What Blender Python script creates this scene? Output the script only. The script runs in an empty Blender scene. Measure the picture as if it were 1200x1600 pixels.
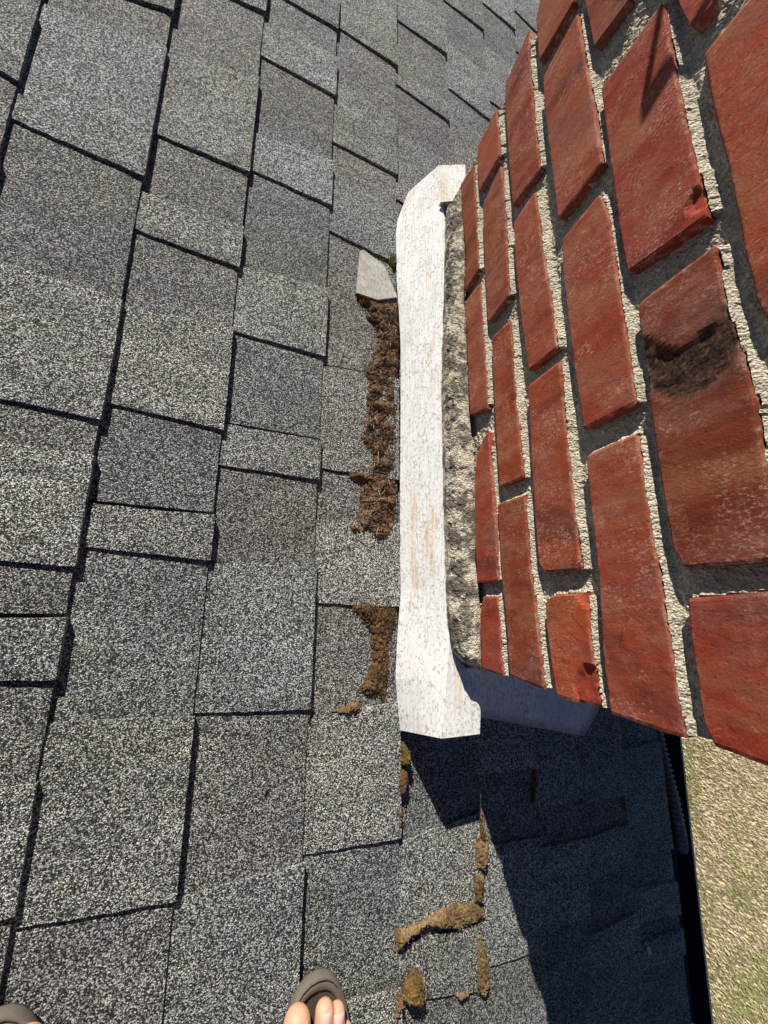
import bpy, math, random
import numpy as np

# ------------------------------------------------------------------ camera, sky, sun, exposure
CZ = 3.30                                   # the camera is held this high above the lawn
F_PX, CX, CY = 585.3, 600.0, 800.0          # wide phone lens, in pixels of the 1200 x 1600 photograph
R = np.array([[0.94403531, 0.00388623, 0.32982151],
              [0.07308986, -0.97753714, -0.19768414],
              [0.32164453, 0.21072742, -0.92311362]])   # world -> camera (x right, y down, z forward)
scene = bpy.context.scene
C = scene.collection
from mathutils import Matrix, Vector
cam = bpy.data.cameras.new('camera')
cam.sensor_fit = 'VERTICAL'
cam.sensor_height = 36.0
cam.lens = F_PX / 1600 * 36.0
cam.clip_start = 0.01
cam.clip_end = 3000
camo = bpy.data.objects.new('camera', cam)
C.objects.link(camo)
Rb = np.diag([1, -1, -1]) @ R
M = Matrix.Identity(4)
for i in range(3):
    for j in range(3):
        M[i][j] = Rb[j, i]
M.translation = (0, 0, CZ)
camo.matrix_world = M
scene.camera = camo

TO_SUN = np.array([-0.2800, 0.8190, 0.5000])
TO_SUN = TO_SUN / np.linalg.norm(TO_SUN)
sun = bpy.data.lights.new('sun', 'SUN')
sun.energy = 5.0
sun.angle = math.radians(0.5)
sun.color = (1.0, 0.94, 0.85)
suno = bpy.data.objects.new('sun', sun)
C.objects.link(suno)
suno.location = (-3, 8, 9)
suno.rotation_euler = Vector(TO_SUN).to_track_quat('Z', 'Y').to_euler()

world = bpy.data.worlds.new('World')
scene.world = world
world.use_nodes = True
wn = world.node_tree
wn.nodes.clear()
sky = wn.nodes.new('ShaderNodeTexSky')
sky.sky_type = 'NISHITA'
sky.sun_disc = False
sky.altitude = 2500
sky.air_density = 0.75
sky.dust_density = 0.2
sky.ozone_density = 3.0
sky.sun_elevation = math.asin(TO_SUN[2])
sky.sun_rotation = math.atan2(TO_SUN[0], TO_SUN[1])
bg = wn.nodes.new('ShaderNodeBackground')
bg.inputs['Strength'].default_value = 0.05
wo = wn.nodes.new('ShaderNodeOutputWorld')
wn.links.new(sky.outputs[0], bg.inputs[0])
wn.links.new(bg.outputs[0], wo.inputs[0])
scene.view_settings.view_transform = 'Standard'
scene.view_settings.look = 'None'
scene.view_settings.gamma = 1
scene.view_settings.use_curve_mapping = False
scene.view_settings.exposure = 0.66

# ------------------------------------------------------------------ measuring helpers
RNG = np.random.default_rng(7)
random.seed(7)
TH = 0.12133                                # fall of the roof
H = 0.55                                    # camera above the shingles, along the roof's normal
DS = np.array([math.cos(TH), 0, -math.sin(TH)])     # down the slope
DN = np.array([math.sin(TH), 0, math.cos(TH)])      # off the roof
DT = np.array([0, 1.0, 0])                          # along the eave
XF = 0.297                                  # the chimney's uphill face


def ray(x, y):
    return R.T @ np.array([(x - CX) / F_PX, (y - CY) / F_PX, 1.0])


def roof_px(x, y, h=0.0):                   # point of the roof plane (raised by h) -> s, t
    d = ray(x, y)
    P = d * (-(H - h) / (DN @ d))
    return np.array([P @ DS, P[1]])


def rp(s, t, h=0.0):                        # roof coordinates -> point
    return DS * s + DT * t + DN * (h - H)


def face_px(x, y, X=XF):                    # point of the chimney's face -> Y, Z
    d = ray(x, y)
    return (d * (X / d[0]))[1:]


def level_px(x, y, Z):
    d = ray(x, y)
    return d * (Z / d[2])


def plane_px(x, y, a, b, c):                # point of the plane through three points
    n = np.cross(b - a, c - a)
    d = ray(x, y)
    return d * ((n @ a) / (n @ d))


_tab = np.random.default_rng(3).random((64, 64, 64))


def vnoise(p, scale=1.0, seed=0):           # smooth value noise, p (...,3), 0..1
    p = np.asarray(p, float) * scale + seed * 7.31
    i = np.floor(p).astype(int)
    f = p - i
    f = f * f * (3 - 2 * f)
    out = 0
    for a in (0, 1):
        for b in (0, 1):
            for c in (0, 1):
                w = (f[..., 0] if a else 1 - f[..., 0]) * (f[..., 1] if b else 1 - f[..., 1]) * (f[..., 2] if c else 1 - f[..., 2])
                out = out + w * _tab[(i[..., 0] + a) % 64, (i[..., 1] + b) % 64, (i[..., 2] + c) % 64]
    return out


def fbm(p, scale, octv=3, seed=0):
    o, a, tot = 0, 1.0, 0
    for k in range(octv):
        o = o + a * vnoise(p, scale * 2 ** k, seed + k)
        tot += a
        a *= 0.55
    return o / tot


# ------------------------------------------------------------------ object helpers
WLOC = {}


def thing(name, base, label, cat, group=None):
    o = bpy.data.objects.new(name, None)
    C.objects.link(o)
    o.empty_display_size = 0.05
    o.location = (base[0], base[1], base[2] + CZ)
    WLOC[o.name] = np.array(base, float)
    o['label'] = label
    o['category'] = cat
    if group:
        o['group'] = group
    return o


def tag(o, label=None, cat=None, group=None, kind=None):
    if label:
        o['label'] = label
    if cat:
        o['category'] = cat
    if group:
        o['group'] = group
    if kind:
        o['kind'] = kind
    return o


def obj(name, V, Fc, mat, parent=None, smooth=False, color=None, attr=None):
    V = np.asarray(V, float)
    org = (V.min(0) + V.max(0)) / 2
    me = bpy.data.meshes.new(name)
    me.from_pydata([tuple(v) for v in (V - org)], [], [tuple(int(i) for i in f) for f in Fc])
    if attr is not None:
        ca = me.color_attributes.new('mark', 'FLOAT_COLOR', 'POINT')
        a = np.ones((len(V), 4))
        a[:, :attr.shape[1]] = attr
        ca.data.foreach_set('color', a.ravel())
    if smooth:
        me.polygons.foreach_set('use_smooth', [True] * len(me.polygons))
    me.materials.append(mat)
    me.update()
    o = bpy.data.objects.new(name, me)
    C.objects.link(o)
    if parent is not None:
        o.parent = parent
        o.location = tuple(org - WLOC[parent.name])
    else:
        o.location = (org[0], org[1], org[2] + CZ)
    WLOC[o.name] = org
    if color is not None:
        o.color = (*color, 1)
    return o


class MB:                                   # collects verts and faces of one mesh
    def __init__(s):
        s.v, s.f = [], []

    def add(s, V, Fc):
        b = len(s.v)
        s.v += [np.asarray(v, float) for v in V]
        s.f += [tuple(i + b for i in f) for f in Fc]

    def box(s, a, b):
        (x0, y0, z0), (x1, y1, z1) = a, b
        s.add([(x0, y0, z0), (x1, y0, z0), (x1, y1, z0), (x0, y1, z0), (x0, y0, z1), (x1, y0, z1), (x1, y1, z1), (x0, y1, z1)],
              [(0, 3, 2, 1), (4, 5, 6, 7), (0, 1, 5, 4), (1, 2, 6, 5), (2, 3, 7, 6), (3, 0, 4, 7)])

    def prism(s, P, off):                   # polygon P swept by the vector off
        n = len(P)
        P = [np.asarray(p, float) for p in P]
        s.add(P + [p + off for p in P],
              [tuple(range(n - 1, -1, -1)), tuple(range(n, 2 * n))] + [(i, (i + 1) % n, n + (i + 1) % n, n + i) for i in range(n)])

    def tube(s, pts, rad, n=8, cap=True):
        pts = [np.asarray(p, float) for p in pts]
        rad = rad if hasattr(rad, '__len__') else [rad] * len(pts)
        V, Fc = [], []
        up = np.array([0.31, 0.2, 0.93])
        for i, p in enumerate(pts):
            d = pts[min(i + 1, len(pts) - 1)] - pts[max(i - 1, 0)]
            d = d / (np.linalg.norm(d) + 1e-9)
            a = np.cross(d, up)
            a /= np.linalg.norm(a) + 1e-9
            b = np.cross(d, a)
            for k in range(n):
                q = 2 * math.pi * k / n
                V.append(p + rad[i] * (a * math.cos(q) + b * math.sin(q)))
        for i in range(len(pts) - 1):
            for k in range(n):
                Fc.append((i * n + k, i * n + (k + 1) % n, (i + 1) * n + (k + 1) % n, (i + 1) * n + k))
        if cap:
            Fc.append(tuple(range(n - 1, -1, -1)))
            Fc.append(tuple((len(pts) - 1) * n + k for k in range(n)))
        s.add(V, Fc)

    def build(s, name, mat, parent=None, **kw):
        return obj(name, np.array(s.v), s.f, mat, parent, **kw)


def grid_faces(nu, nv):
    return [(i * nv + j, (i + 1) * nv + j, (i + 1) * nv + j + 1, i * nv + j + 1) for i in range(nu - 1) for j in range(nv - 1)]


# ------------------------------------------------------------------ materials
class NT:
    def __init__(s, name, rough=0.85, spec=0.3):
        s.m = bpy.data.materials.new(name)
        s.m.use_nodes = True
        s.t = s.m.node_tree
        s.b = s.t.nodes['Principled BSDF']
        s.b.inputs['Roughness'].default_value = rough
        s.b.inputs['Specular IOR Level'].default_value = spec

    def n(s, typ, **kw):
        nd = s.t.nodes.new('ShaderNode' + typ)
        for k, v in kw.items():
            setattr(nd, k, v)
        return nd

    def link(s, a, b):
        s.t.links.new(a, b)

    def val(s, sock, v):
        if isinstance(v, (int, float)):
            sock.default_value = v
        elif isinstance(v, tuple):
            sock.default_value = (*v, 1) if len(v) == 3 and sock.type == 'RGBA' else v
        else:
            s.link(v, sock)

    def pos(s, scale=(1, 1, 1), rnd=False):
        g = s.n('NewGeometry')
        out = g.outputs['Position']
        if rnd:
            oi = s.n('ObjectInfo')
            mm = s.n('MATH', operation='MULTIPLY') if False else s.n('Math', operation='MULTIPLY')
            s.link(oi.outputs['Random'], mm.inputs[0])
            mm.inputs[1].default_value = 37.0
            va = s.n('VectorMath', operation='ADD')
            s.link(out, va.inputs[0])
            s.link(mm.outputs[0], va.inputs[1])
            out = va.outputs[0]
        mp = s.n('VectorMath', operation='MULTIPLY')
        s.link(out, mp.inputs[0])
        mp.inputs[1].default_value = scale
        return mp.outputs[0]

    def noise(s, vec, scale, detail=3, rough=0.55, dist=0.0):
        nd = s.n('TexNoise')
        s.link(vec, nd.inputs['Vector'])
        nd.inputs['Scale'].default_value = scale
        nd.inputs['Detail'].default_value = detail
        nd.inputs['Roughness'].default_value = rough
        nd.inputs['Distortion'].default_value = dist
        return nd.outputs['Fac']

    def voro(s, vec, scale, feature='F1', out='Distance'):
        nd = s.n('TexVoronoi', feature=feature)
        s.link(vec, nd.inputs['Vector'])
        nd.inputs['Scale'].default_value = scale
        return nd.outputs[out]

    def ramp(s, fac, stops, interp='LINEAR'):
        nd = s.n('ValToRGB')
        cr = nd.color_ramp
        cr.interpolation = interp
        while len(cr.elements) < len(stops):
            cr.elements.new(0.5)
        for e, (p, c) in zip(cr.elements, stops):
            e.position = p
            e.color = (c, c, c, 1) if isinstance(c, (int, float)) else (*c, 1)
        s.link(fac, nd.inputs[0])
        return nd.outputs[0]

    def mix(s, fac, a, b, blend='MIX'):
        nd = s.n('Mix', data_type='RGBA', blend_type=blend)
        s.val(nd.inputs[0], fac)
        s.val(nd.inputs[6], a)
        s.val(nd.inputs[7], b)
        return nd.outputs[2]

    def math(s, op, a, b=0.0, clamp=False):
        nd = s.n('Math', operation=op, use_clamp=clamp)
        s.val(nd.inputs[0], a)
        s.val(nd.inputs[1], b)
        return nd.outputs[0]

    def sep(s, col):
        nd = s.n('SeparateColor')
        s.link(col, nd.inputs[0])
        return nd.outputs

    def bump(s, h, strength, dist, prev=None):
        nd = s.n('Bump')
        nd.inputs['Strength'].default_value = strength
        nd.inputs['Distance'].default_value = dist
        s.link(h, nd.inputs['Height'])
        if prev is not None:
            s.link(prev, nd.inputs['Normal'])
        return nd.outputs[0]

    def done(s, color, normal=None):
        s.val(s.b.inputs['Base Color'], color)
        if normal is not None:
            s.link(normal, s.b.inputs['Normal'])
        return s.m


def simple(name, col, rough=0.8, spec=0.3, var=0.25, scale=60, bump=0.0):
    k = NT(name, rough, spec)
    p = k.pos()
    f = k.noise(p, scale, 4, 0.6)
    c = k.mix(f, tuple(x * (1 - var) for x in col), tuple(min(1, x * (1 + var)) for x in col))
    nm = k.bump(k.noise(p, scale * 4, 3), 0.5, bump) if bump else None
    return k.done(c, nm)


def mat_shingle():
    k = NT('shingle_granules', 0.8, 0.35)
    p = k.pos(rnd=True)
    oi = k.n('ObjectInfo')
    big = k.sep(k.voro(p, 760, out='Color'))[0]
    fine = k.sep(k.voro(p, 1500, out='Color'))[1]
    m = k.math('ADD', k.math('MULTIPLY', big, 0.62), k.math('MULTIPLY', fine, 0.38))
    patch = k.noise(p, 26, 3, 0.6)
    m = k.math('ADD', m, k.math('MULTIPLY', k.math('SUBTRACT', patch, 0.5), 0.05))
    gran = k.ramp(m, [(0.26, (0.012, 0.012, 0.013)), (0.44, (0.042, 0.041, 0.041)), (0.55, (0.115, 0.114, 0.110)), (0.66, (0.42, 0.415, 0.40)), (0.78, (0.80, 0.79, 0.76))])
    # a few warm and olive granules, and long soft weather marks down the slope
    warm = k.ramp(k.sep(k.voro(p, 300, out='Color'))[2], [(0.72, 0.0), (0.9, 0.55)])
    gran = k.mix(warm, gran, k.mix(1.0, gran, (1.18, 1.05, 0.86), 'MULTIPLY'))
    olive = k.ramp(k.noise(k.pos((1, 1, 1)), 7, 3, 0.6), [(0.45, 0.0), (0.7, 0.6)])
    gran = k.mix(olive, gran, k.mix(1.0, gran, (1.02, 1.03, 0.88), 'MULTIPLY'))
    weather = k.ramp(k.noise(k.pos((3, 9, 3)), 3.0, 4, 0.6), [(0.3, 0.72), (0.7, 1.12)])
    col = k.mix(1.0, k.mix(1.0, gran, oi.outputs['Color'], 'MULTIPLY'), weather, 'MULTIPLY')
    hgt = k.math('ADD', k.math('MULTIPLY', k.voro(p, 700), -1.0), k.math('MULTIPLY', k.voro(p, 1400), -0.5))
    nm = k.bump(hgt, 1.0, 0.0020)
    nm = k.bump(k.noise(p, 30, 2), 0.2, 0.002, nm)
    return k.done(col, nm)


def mat_brick():
    k = NT('old_red_brick', 0.85, 0.12)
    p = k.pos(rnd=True)
    oi = k.n('ObjectInfo')
    at = k.n('Attribute', attribute_name='mark')
    mk = k.sep(at.outputs['Color'])
    base = k.mix(1.0, oi.outputs['Color'], (0.92, 0.70, 0.49), 'MULTIPLY')
    band = k.noise(k.pos((1, 1, 0.28), True), 26, 2, 0.5, 0.4)
    col = k.mix(k.ramp(band, [(0.50, 0.0), (0.64, 0.62)]), base, (0.31, 0.115, 0.055))
    col = k.mix(k.ramp(band, [(0.30, 0.65), (0.42, 0.0)]), col, (0.110, 0.028, 0.019))
    streak = k.noise(k.pos((1, 1, 0.10), True), 210, 3, 0.65)
    col = k.mix(k.ramp(streak, [(0.34, 0.15), (0.50, 0.0)]), col, k.mix(1.0, col, (0.62, 0.54, 0.54), 'MULTIPLY'))
    hz = k.math('ADD', k.math('FRACT', k.math('MULTIPLY', oi.outputs['Random'], 17.3)), 0.5)
    haze = k.math('MULTIPLY', k.ramp(k.noise(p, 22, 4, 0.65), [(0.46, 0.0), (0.75, 0.55)]), k.ramp(k.noise(k.pos((1, 1, 0.3), True), 120, 3, 0.7), [(0.35, 0.1), (0.65, 1.0)]))
    haze = k.math('MULTIPLY', haze, hz, True)
    col = k.mix(haze, col, (0.38, 0.18, 0.14))
    fl = k.math('MULTIPLY', k.ramp(k.noise(k.pos((1, 1, 0.7), True), 380, 4, 0.7), [(0.62, 0.0), (0.72, 0.7)]), k.ramp(k.noise(p, 30, 2), [(0.47, 0.0), (0.64, 0.8)]))
    col = k.mix(fl, col, (0.58, 0.42, 0.34))
    sp = k.math('MULTIPLY', k.ramp(k.noise(k.pos((1, 1, 0.6), True), 520, 4, 0.75), [(0.51, 0.0), (0.63, 0.85)]), k.ramp(k.noise(p, 26, 4, 0.7), [(0.46, 0.0), (0.60, 1.0)]))
    sp = k.math('MULTIPLY', sp, k.math('MULTIPLY', k.math('FRACT', k.math('MULTIPLY', oi.outputs['Random'], 41.7)), 1.3), True)
    col = k.mix(sp, col, (0.50, 0.31, 0.24))
    dk = k.ramp(k.noise(k.pos((1, 1, 0.5), True), 60, 5, 0.75), [(0.53, 0.0), (0.68, 0.5)])
    col = k.mix(dk, col, k.mix(1.0, col, (0.45, 0.40, 0.40), 'MULTIPLY'))
    grey = k.math('MULTIPLY', k.ramp(k.noise(k.pos((1, 1, 0.4), True), 14, 3, 0.6), [(0.54, 0.0), (0.70, 0.6)]), k.math('FRACT', k.math('MULTIPLY', oi.outputs['Random'], 91.1)))
    col = k.mix(grey, col, (0.16, 0.085, 0.085))
    pit = k.ramp(k.voro(p, 150), [(0.06, 1.0), (0.16, 0.0)])
    pit = k.math('MULTIPLY', pit, k.ramp(k.noise(p, 55, 2), [(0.46, 0.0), (0.54, 1.0)]))
    col = k.mix(k.math('MULTIPLY', pit, 0.7), col, (0.06, 0.018, 0.012))
    crk = k.ramp(k.voro(k.pos((1, 1, 0.45), True), 24, feature='DISTANCE_TO_EDGE'), [(0.002, 1.0), (0.007, 0.0)])
    crk = k.math('MULTIPLY', crk, k.ramp(k.noise(p, 34, 3, 0.6), [(0.52, 0.0), (0.58, 0.6)]))
    col = k.mix(crk, col, (0.05, 0.016, 0.012))
    sand = k.ramp(k.noise(p, 900, 2, 0.6), [(0.25, 0.82), (0.75, 1.15)])
    col = k.mix(1.0, col, sand, 'MULTIPLY')
    rough = k.noise(p, 330, 4, 0.75)
    col = k.mix(mk[0], col, k.mix(k.ramp(rough, [(0.40, 0.0), (0.68, 1.0)]), (0.012, 0.009, 0.009), (0.13, 0.060, 0.034)))
    col = k.mix(mk[1], col, (0.30, 0.050, 0.030))
    edge = k.math('MULTIPLY', mk[2], k.ramp(k.noise(p, 130, 3, 0.7), [(0.50, 0.0), (0.68, 0.6)]))
    col = k.mix(edge, col, (0.46, 0.30, 0.23))
    nm = k.bump(streak, 0.15, 0.0007)
    nm = k.bump(k.noise(p, 480, 4, 0.85), 0.6, 0.0012, nm)
    nm = k.bump(pit, -0.5, 0.0014, nm)
    nm = k.bump(crk, -0.5, 0.0012, nm)
    return k.done(col, nm)


def mat_mortar(name, light, dark, lichen):
    k = NT(name, 0.95, 0.15)
    p = k.pos()
    g = k.sep(k.voro(p, 620, out='Color'))[0]
    col = k.mix(k.ramp(g, [(0.1, 0.0), (0.9, 1.0)]), tuple(x * 0.72 for x in light), tuple(min(0.8, x * 1.2) for x in light))
    st = k.ramp(k.noise(p, 34, 5, 0.75, 0.3), [(0.44, 0.0), (0.54, 1.0)])
    col = k.mix(k.math('MULTIPLY', st, lichen), col, k.mix(k.noise(p, 400, 2), dark, tuple(x * 2.4 for x in dark)))
    dg = k.ramp(k.voro(p, 260), [(0.05, 1.0), (0.22, 0.0)])
    col = k.mix(k.math('MULTIPLY', dg, 0.35), col, (0.10, 0.085, 0.07))
    yl = k.ramp(k.noise(p, 48, 2, 0.5), [(0.735, 0.0), (0.765, 1.0)])
    col = k.mix(k.math('MULTIPLY', yl, 0.8), col, (0.62, 0.40, 0.04))
    hg = k.math('ADD', k.math('MULTIPLY', k.voro(p, 480), -1.0), k.noise(p, 700, 3, 0.7))
    nm = k.bump(hg, 1.0, 0.0030)
    return k.done(col, nm)


def mat_paint():
    k = NT('flaking_white_paint', 0.55, 0.35)
    p = k.pos()
    brush = k.noise(k.pos((1, 0.035, 1)), 420, 3, 0.6)
    wide = k.noise(k.pos((1, 0.3, 1)), 26, 3, 0.6)
    col = k.mix(k.ramp(brush, [(0.40, 0.60), (0.50, 0.0)]), (0.76, 0.755, 0.735), (0.58, 0.56, 0.51))
    yel = k.math('MULTIPLY', k.ramp(wide, [(0.56, 0.0), (0.66, 0.8)]), k.ramp(brush, [(0.34, 1.0), (0.62, 0.25)]))
    col = k.mix(yel, col, (0.60, 0.42, 0.20))
    fl = k.math('MULTIPLY', k.ramp(k.noise(k.pos((1, 0.7, 1)), 230, 4, 0.8), [(0.525, 0.0), (0.575, 1.0)]), k.ramp(k.noise(p, 34, 3, 0.6), [(0.40, 0.35), (0.55, 1.0)]))
    col = k.mix(k.math('MULTIPLY', fl, 0.75), col, (0.30, 0.30, 0.30))
    blot = k.ramp(k.noise(p, 14, 3, 0.6), [(0.55, 0.0), (0.72, 0.45)])
    col = k.mix(blot, col, (0.56, 0.58, 0.60))
    scr = k.ramp(k.voro(k.pos((1, 0.7, 1)), 42, feature='DISTANCE_TO_EDGE'), [(0.004, 1.0), (0.014, 0.0)])
    scr = k.math('MULTIPLY', scr, k.ramp(k.noise(p, 40, 2), [(0.55, 0.0), (0.62, 0.8)]))
    col = k.mix(scr, col, (0.25, 0.24, 0.22))
    nm = k.bump(brush, 0.25, 0.0006)
    nm = k.bump(fl, -0.5, 0.0008, nm)
    return k.done(col, nm)


def mat_moss():
    k = NT('dry_moss', 1.0, 0.05)
    p = k.pos()
    oi = k.n('ObjectInfo')
    f = k.noise(p, 420, 4, 0.75)
    c = k.ramp(f, [(0.30, 0.25), (0.5, 0.85), (0.72, 1.6)])
    c = k.mix(1.0, c, oi.outputs['Color'], 'MULTIPLY')
    c = k.mix(k.ramp(k.noise(p, 75, 3, 0.6), [(0.48, 0.0), (0.7, 0.7)]), c, k.mix(1.0, c, (1.3, 1.0, 0.75), 'MULTIPLY'))
    c = k.mix(k.ramp(k.noise(p, 32, 3, 0.6), [(0.40, 0.75), (0.56, 0.0)]), c, k.mix(1.0, c, (0.50, 0.48, 0.50), 'MULTIPLY'))
    c = k.mix(k.ramp(k.voro(p, 500), [(0.05, 0.5), (0.18, 0.0)]), c, (0.30, 0.20, 0.10))
    nm = k.bump(f, 1.0, 0.004)
    return k.done(c, nm)


def mat_attr(name, rough=0.9):
    k = NT(name, rough, 0.15)
    at = k.n('Attribute', attribute_name='mark')
    return k.done(at.outputs['Color'])


def mat_ground():
    k = NT('dry_lawn_soil', 1.0, 0.05)
    p = k.pos()
    f = k.noise(p, 60, 5, 0.75)
    c = k.mix(f, (0.22, 0.175, 0.115), (0.46, 0.38, 0.25))
    g = k.ramp(k.noise(p, 0.9, 3, 0.6), [(0.42, 0.0), (0.62, 0.8)])
    c = k.mix(g, c, k.mix(f, (0.15, 0.155, 0.06), (0.38, 0.37, 0.18)))
    return k.done(c, k.bump(f, 1.0, 0.02))


def mat_skin():
    k = NT('skin', 0.5, 0.4)
    k.b.inputs['Subsurface Weight'].default_value = 0.12
    k.b.inputs['Subsurface Radius'].default_value = (0.01, 0.004, 0.002)
    p = k.pos()
    c = k.mix(k.noise(p, 60, 3), (0.50, 0.24, 0.145), (0.64, 0.35, 0.23))
    return k.done(c, k.bump(k.noise(p, 500, 3), 0.3, 0.0008))


def mat_wood():
    k = NT('weathered_pale_wood', 0.9, 0.2)
    g = k.math('ADD', k.math('MULTIPLY', k.noise(k.pos((1, 0.25, 1)), 420, 4, 0.7), 0.6), k.math('MULTIPLY', k.noise(k.pos(), 60, 4, 0.7), 0.4))
    c = k.mix(k.ramp(g, [(0.3, 0.0), (0.7, 1.0)]), (0.17, 0.165, 0.15), (0.58, 0.56, 0.51))
    return k.done(c, k.bump(g, 0.8, 0.001))


M_SH = mat_shingle()
M_BR = mat_brick()
M_MO = mat_mortar('sandy_mortar', (0.68, 0.60, 0.45), (0.11, 0.095, 0.08), 0.25)
M_FI = mat_mortar('lichened_mortar', (0.66, 0.60, 0.47), (0.060, 0.051, 0.042), 0.88)
M_PA = mat_paint()
M_MS = mat_moss()
M_DK = simple('roof_deck_felt', (0.05, 0.05, 0.05), 0.9)
M_GU = simple('dark_gutter_enamel', (0.018, 0.024, 0.036), 0.35, 0.5)
M_PI = simple('black_corrugated_plastic', (0.14, 0.132, 0.125), 0.5, 0.5)
M_SO = simple('sandal_rubber', (0.120, 0.100, 0.082), 0.85, 0.2, 0.2, 90, 0.0006)
M_FB = simple('sandal_footbed', (0.062, 0.050, 0.042), 0.9, 0.15, 0.3, 120, 0.0006)
M_SK = mat_skin()
M_NA = simple('toenail', (0.68, 0.43, 0.36), 0.3, 0.5, 0.08, 40)
M_WD = mat_wood()
M_TW = simple('dry_stalk', (0.42, 0.33, 0.22), 0.9, 0.1)
M_ST = simple('pale_stone', (0.50, 0.48, 0.45), 0.9, 0.2)
M_GR = mat_attr('grass_blades')
M_GD = mat_ground()
M_WALL = simple('house_wall_paint', (0.55, 0.52, 0.46), 0.85, 0.2, 0.06, 20)
M_MT = simple('twig_and_caster_brown', (0.10, 0.07, 0.05), 0.6, 0.4)  # brown of one twig and of the added unseen shadow caster

# ------------------------------------------------------------------ the ground and the house under the roof
gm = MB()
gm.add([(-60, -60, -CZ), (60, -60, -CZ), (60, 60, -CZ), (-60, 60, -CZ)], [(0, 1, 2, 3)])
tag(gm.build('ground', M_GD), kind='structure')

hw = thing('house_walls', (-3, 0, -CZ), 'pale painted house wall standing under the shingled eave', 'house')
w = MB()
w.box((-6.0, -5.0, -CZ), (0.62, 5.0, -0.78))
w.build('wall', M_WALL, hw)

# ------------------------------------------------------------------ the roof: deck and shingles
roof = thing('shingle_roof', rp(0.0, 0.3, -0.03), 'low grey asphalt shingle roof with dark joints around the brick chimney', 'roof')
d = MB()
d.prism([rp(-4.0, -4.5, -0.0130), rp(0.93, -4.5, -0.0130), rp(0.93, 5.0, -0.0130), rp(-4.0, 5.0, -0.0130)], -DN * 0.02)
d.build('roof_deck', M_DK, roof)
fb = MB()
fb.prism([rp(0.90, -4.5, -0.033), rp(0.93, -4.5, -0.033), rp(0.93, 5.0, -0.033), rp(0.90, 5.0, -0.033)], np.array([0, 0, -0.14]))
fb.build('fascia_board', M_WALL, roof)


def s_line(k, t):                           # the lower edge of course k
    tn = np.minimum(t, 0)
    tab = {1: (-0.279, 0), 2: (-0.128, 0), 3: (0.0125, 0), 4: (0.156, 0), 5: (0.2965, 0), 6: (0.4405, 0),
           7: (0.5765, 0.026), 8: (0.706, 0.062), 9: (0.826, 0.045), 10: (0.953, 0.03)}
    if k in tab:
        a, b = tab[k]
        return a + b * tn
    return -0.279 + 0.1425 * (k - 1) + 0 * tn


# joints read off the photograph: (kind, upper-left point, right point); d = end of a raised tab, t = start of one, b = butt joint
J = {
    1: [('d', (0, 113), (20, 125))],
    2: [('d', (215, 0), (262, 18)), ('t', (195, 52), (258, 78)), ('d', (18, 180), (218, 275)), ('t', (0, 405), (187, 470)), ('d', (0, 622), (150, 655)),
        ('t', (0, 690), (143, 712)), ('b', (0, 738), (135, 756)), ('d', (0, 875), (110, 886)), ('T', (0, 962), (100, 962)), ('d', (0, 1062), (82, 1062)), ('t', (0, 1230), (58, 1222))],
    3: [('d', (372, 0), (415, 22)), ('t', (262, 78), (410, 125)), ('d', (240, 203), (390, 272)), ('t', (222, 295), (383, 358)), ('d', (212, 355), (373, 420)),
        ('t', (195, 475), (365, 512)), ('d', (165, 626), (345, 672)), ('T', (143, 783), (338, 803)), ('d', (130, 853), (333, 876)), ('t', (80, 1130), (308, 1118)), ('d', (25, 1455), (272, 1405))],
    4: [('d', (455, 0), (527, 48)), ('t', (436, 40), (526, 92)), ('d', (415, 85), (525, 153)), ('t', (403, 205), (522, 255)), ('d', (395, 262), (515, 322)), ('t', (376, 412), (510, 452)),
        ('d', (368, 515), (505, 558)), ('T', (352, 658), (500, 687)), ('d', (345, 725), (497, 750)), ('t', (338, 880), (490, 880)), ('d', (313, 1115), (482, 1108)), ('t', (285, 1405), (467, 1350))],
    5: [('d', (530, 38), (620, 105)), ('t', (527, 122), (620, 185)), ('d', (525, 220), (620, 275)), ('t', (521, 275), (620, 325)), ('d', (517, 358), (620, 415)), ('T', (507, 567), (620, 592)),
        ('d', (500, 730), (620, 750)), ('t', (497, 810), (620, 818)), ('d', (495, 942), (625, 948)), ('t', (482, 1125), (618, 1096)), ('d', (472, 1340), (620, 1308)), ('t', (457, 1590), (618, 1545))],
    6: [('d', (620, 25), (695, 85)), ('t', (620, 62), (696, 122)), ('d', (620, 127), (700, 190)), ('t', (620, 205), (710, 262)), ('d', (621, 308), (730, 380)), ('t', (622, 1322), (745, 1268)),
        ('d', (620, 1458), (752, 1408)), ('t', (622, 1482), (752, 1440)), ('d', (625, 1572), (757, 1543))],
    7: [('d', (700, 0), (745, 40)), ('d', (700, 132), (755, 180)), ('d', (750, 1212), (838, 1198)), ('d', (762, 1515), (850, 1480))],
    8: [('d', (755, 0), (797, 42)), ('d', (755, 145), (780, 165)), ('d', (840, 1270), (907, 1245)), ('d', (848, 1460), (918, 1430))],
    9: [('d', (795, 0), (828, 40)), ('d', (800, 70), (812, 80)), ('d', (910, 1257), (980, 1240)), ('d', (918, 1385), (990, 1345)), ('d', (930, 1525), (997, 1480))],
    10: [('d', (990, 1337), (1068, 1320)), ('d', (998, 1445), (1070, 1425)), ('d', (1002, 1525), (1062, 1493))],
}
T_HI, T_LO = 2.0, -0.95


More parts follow.
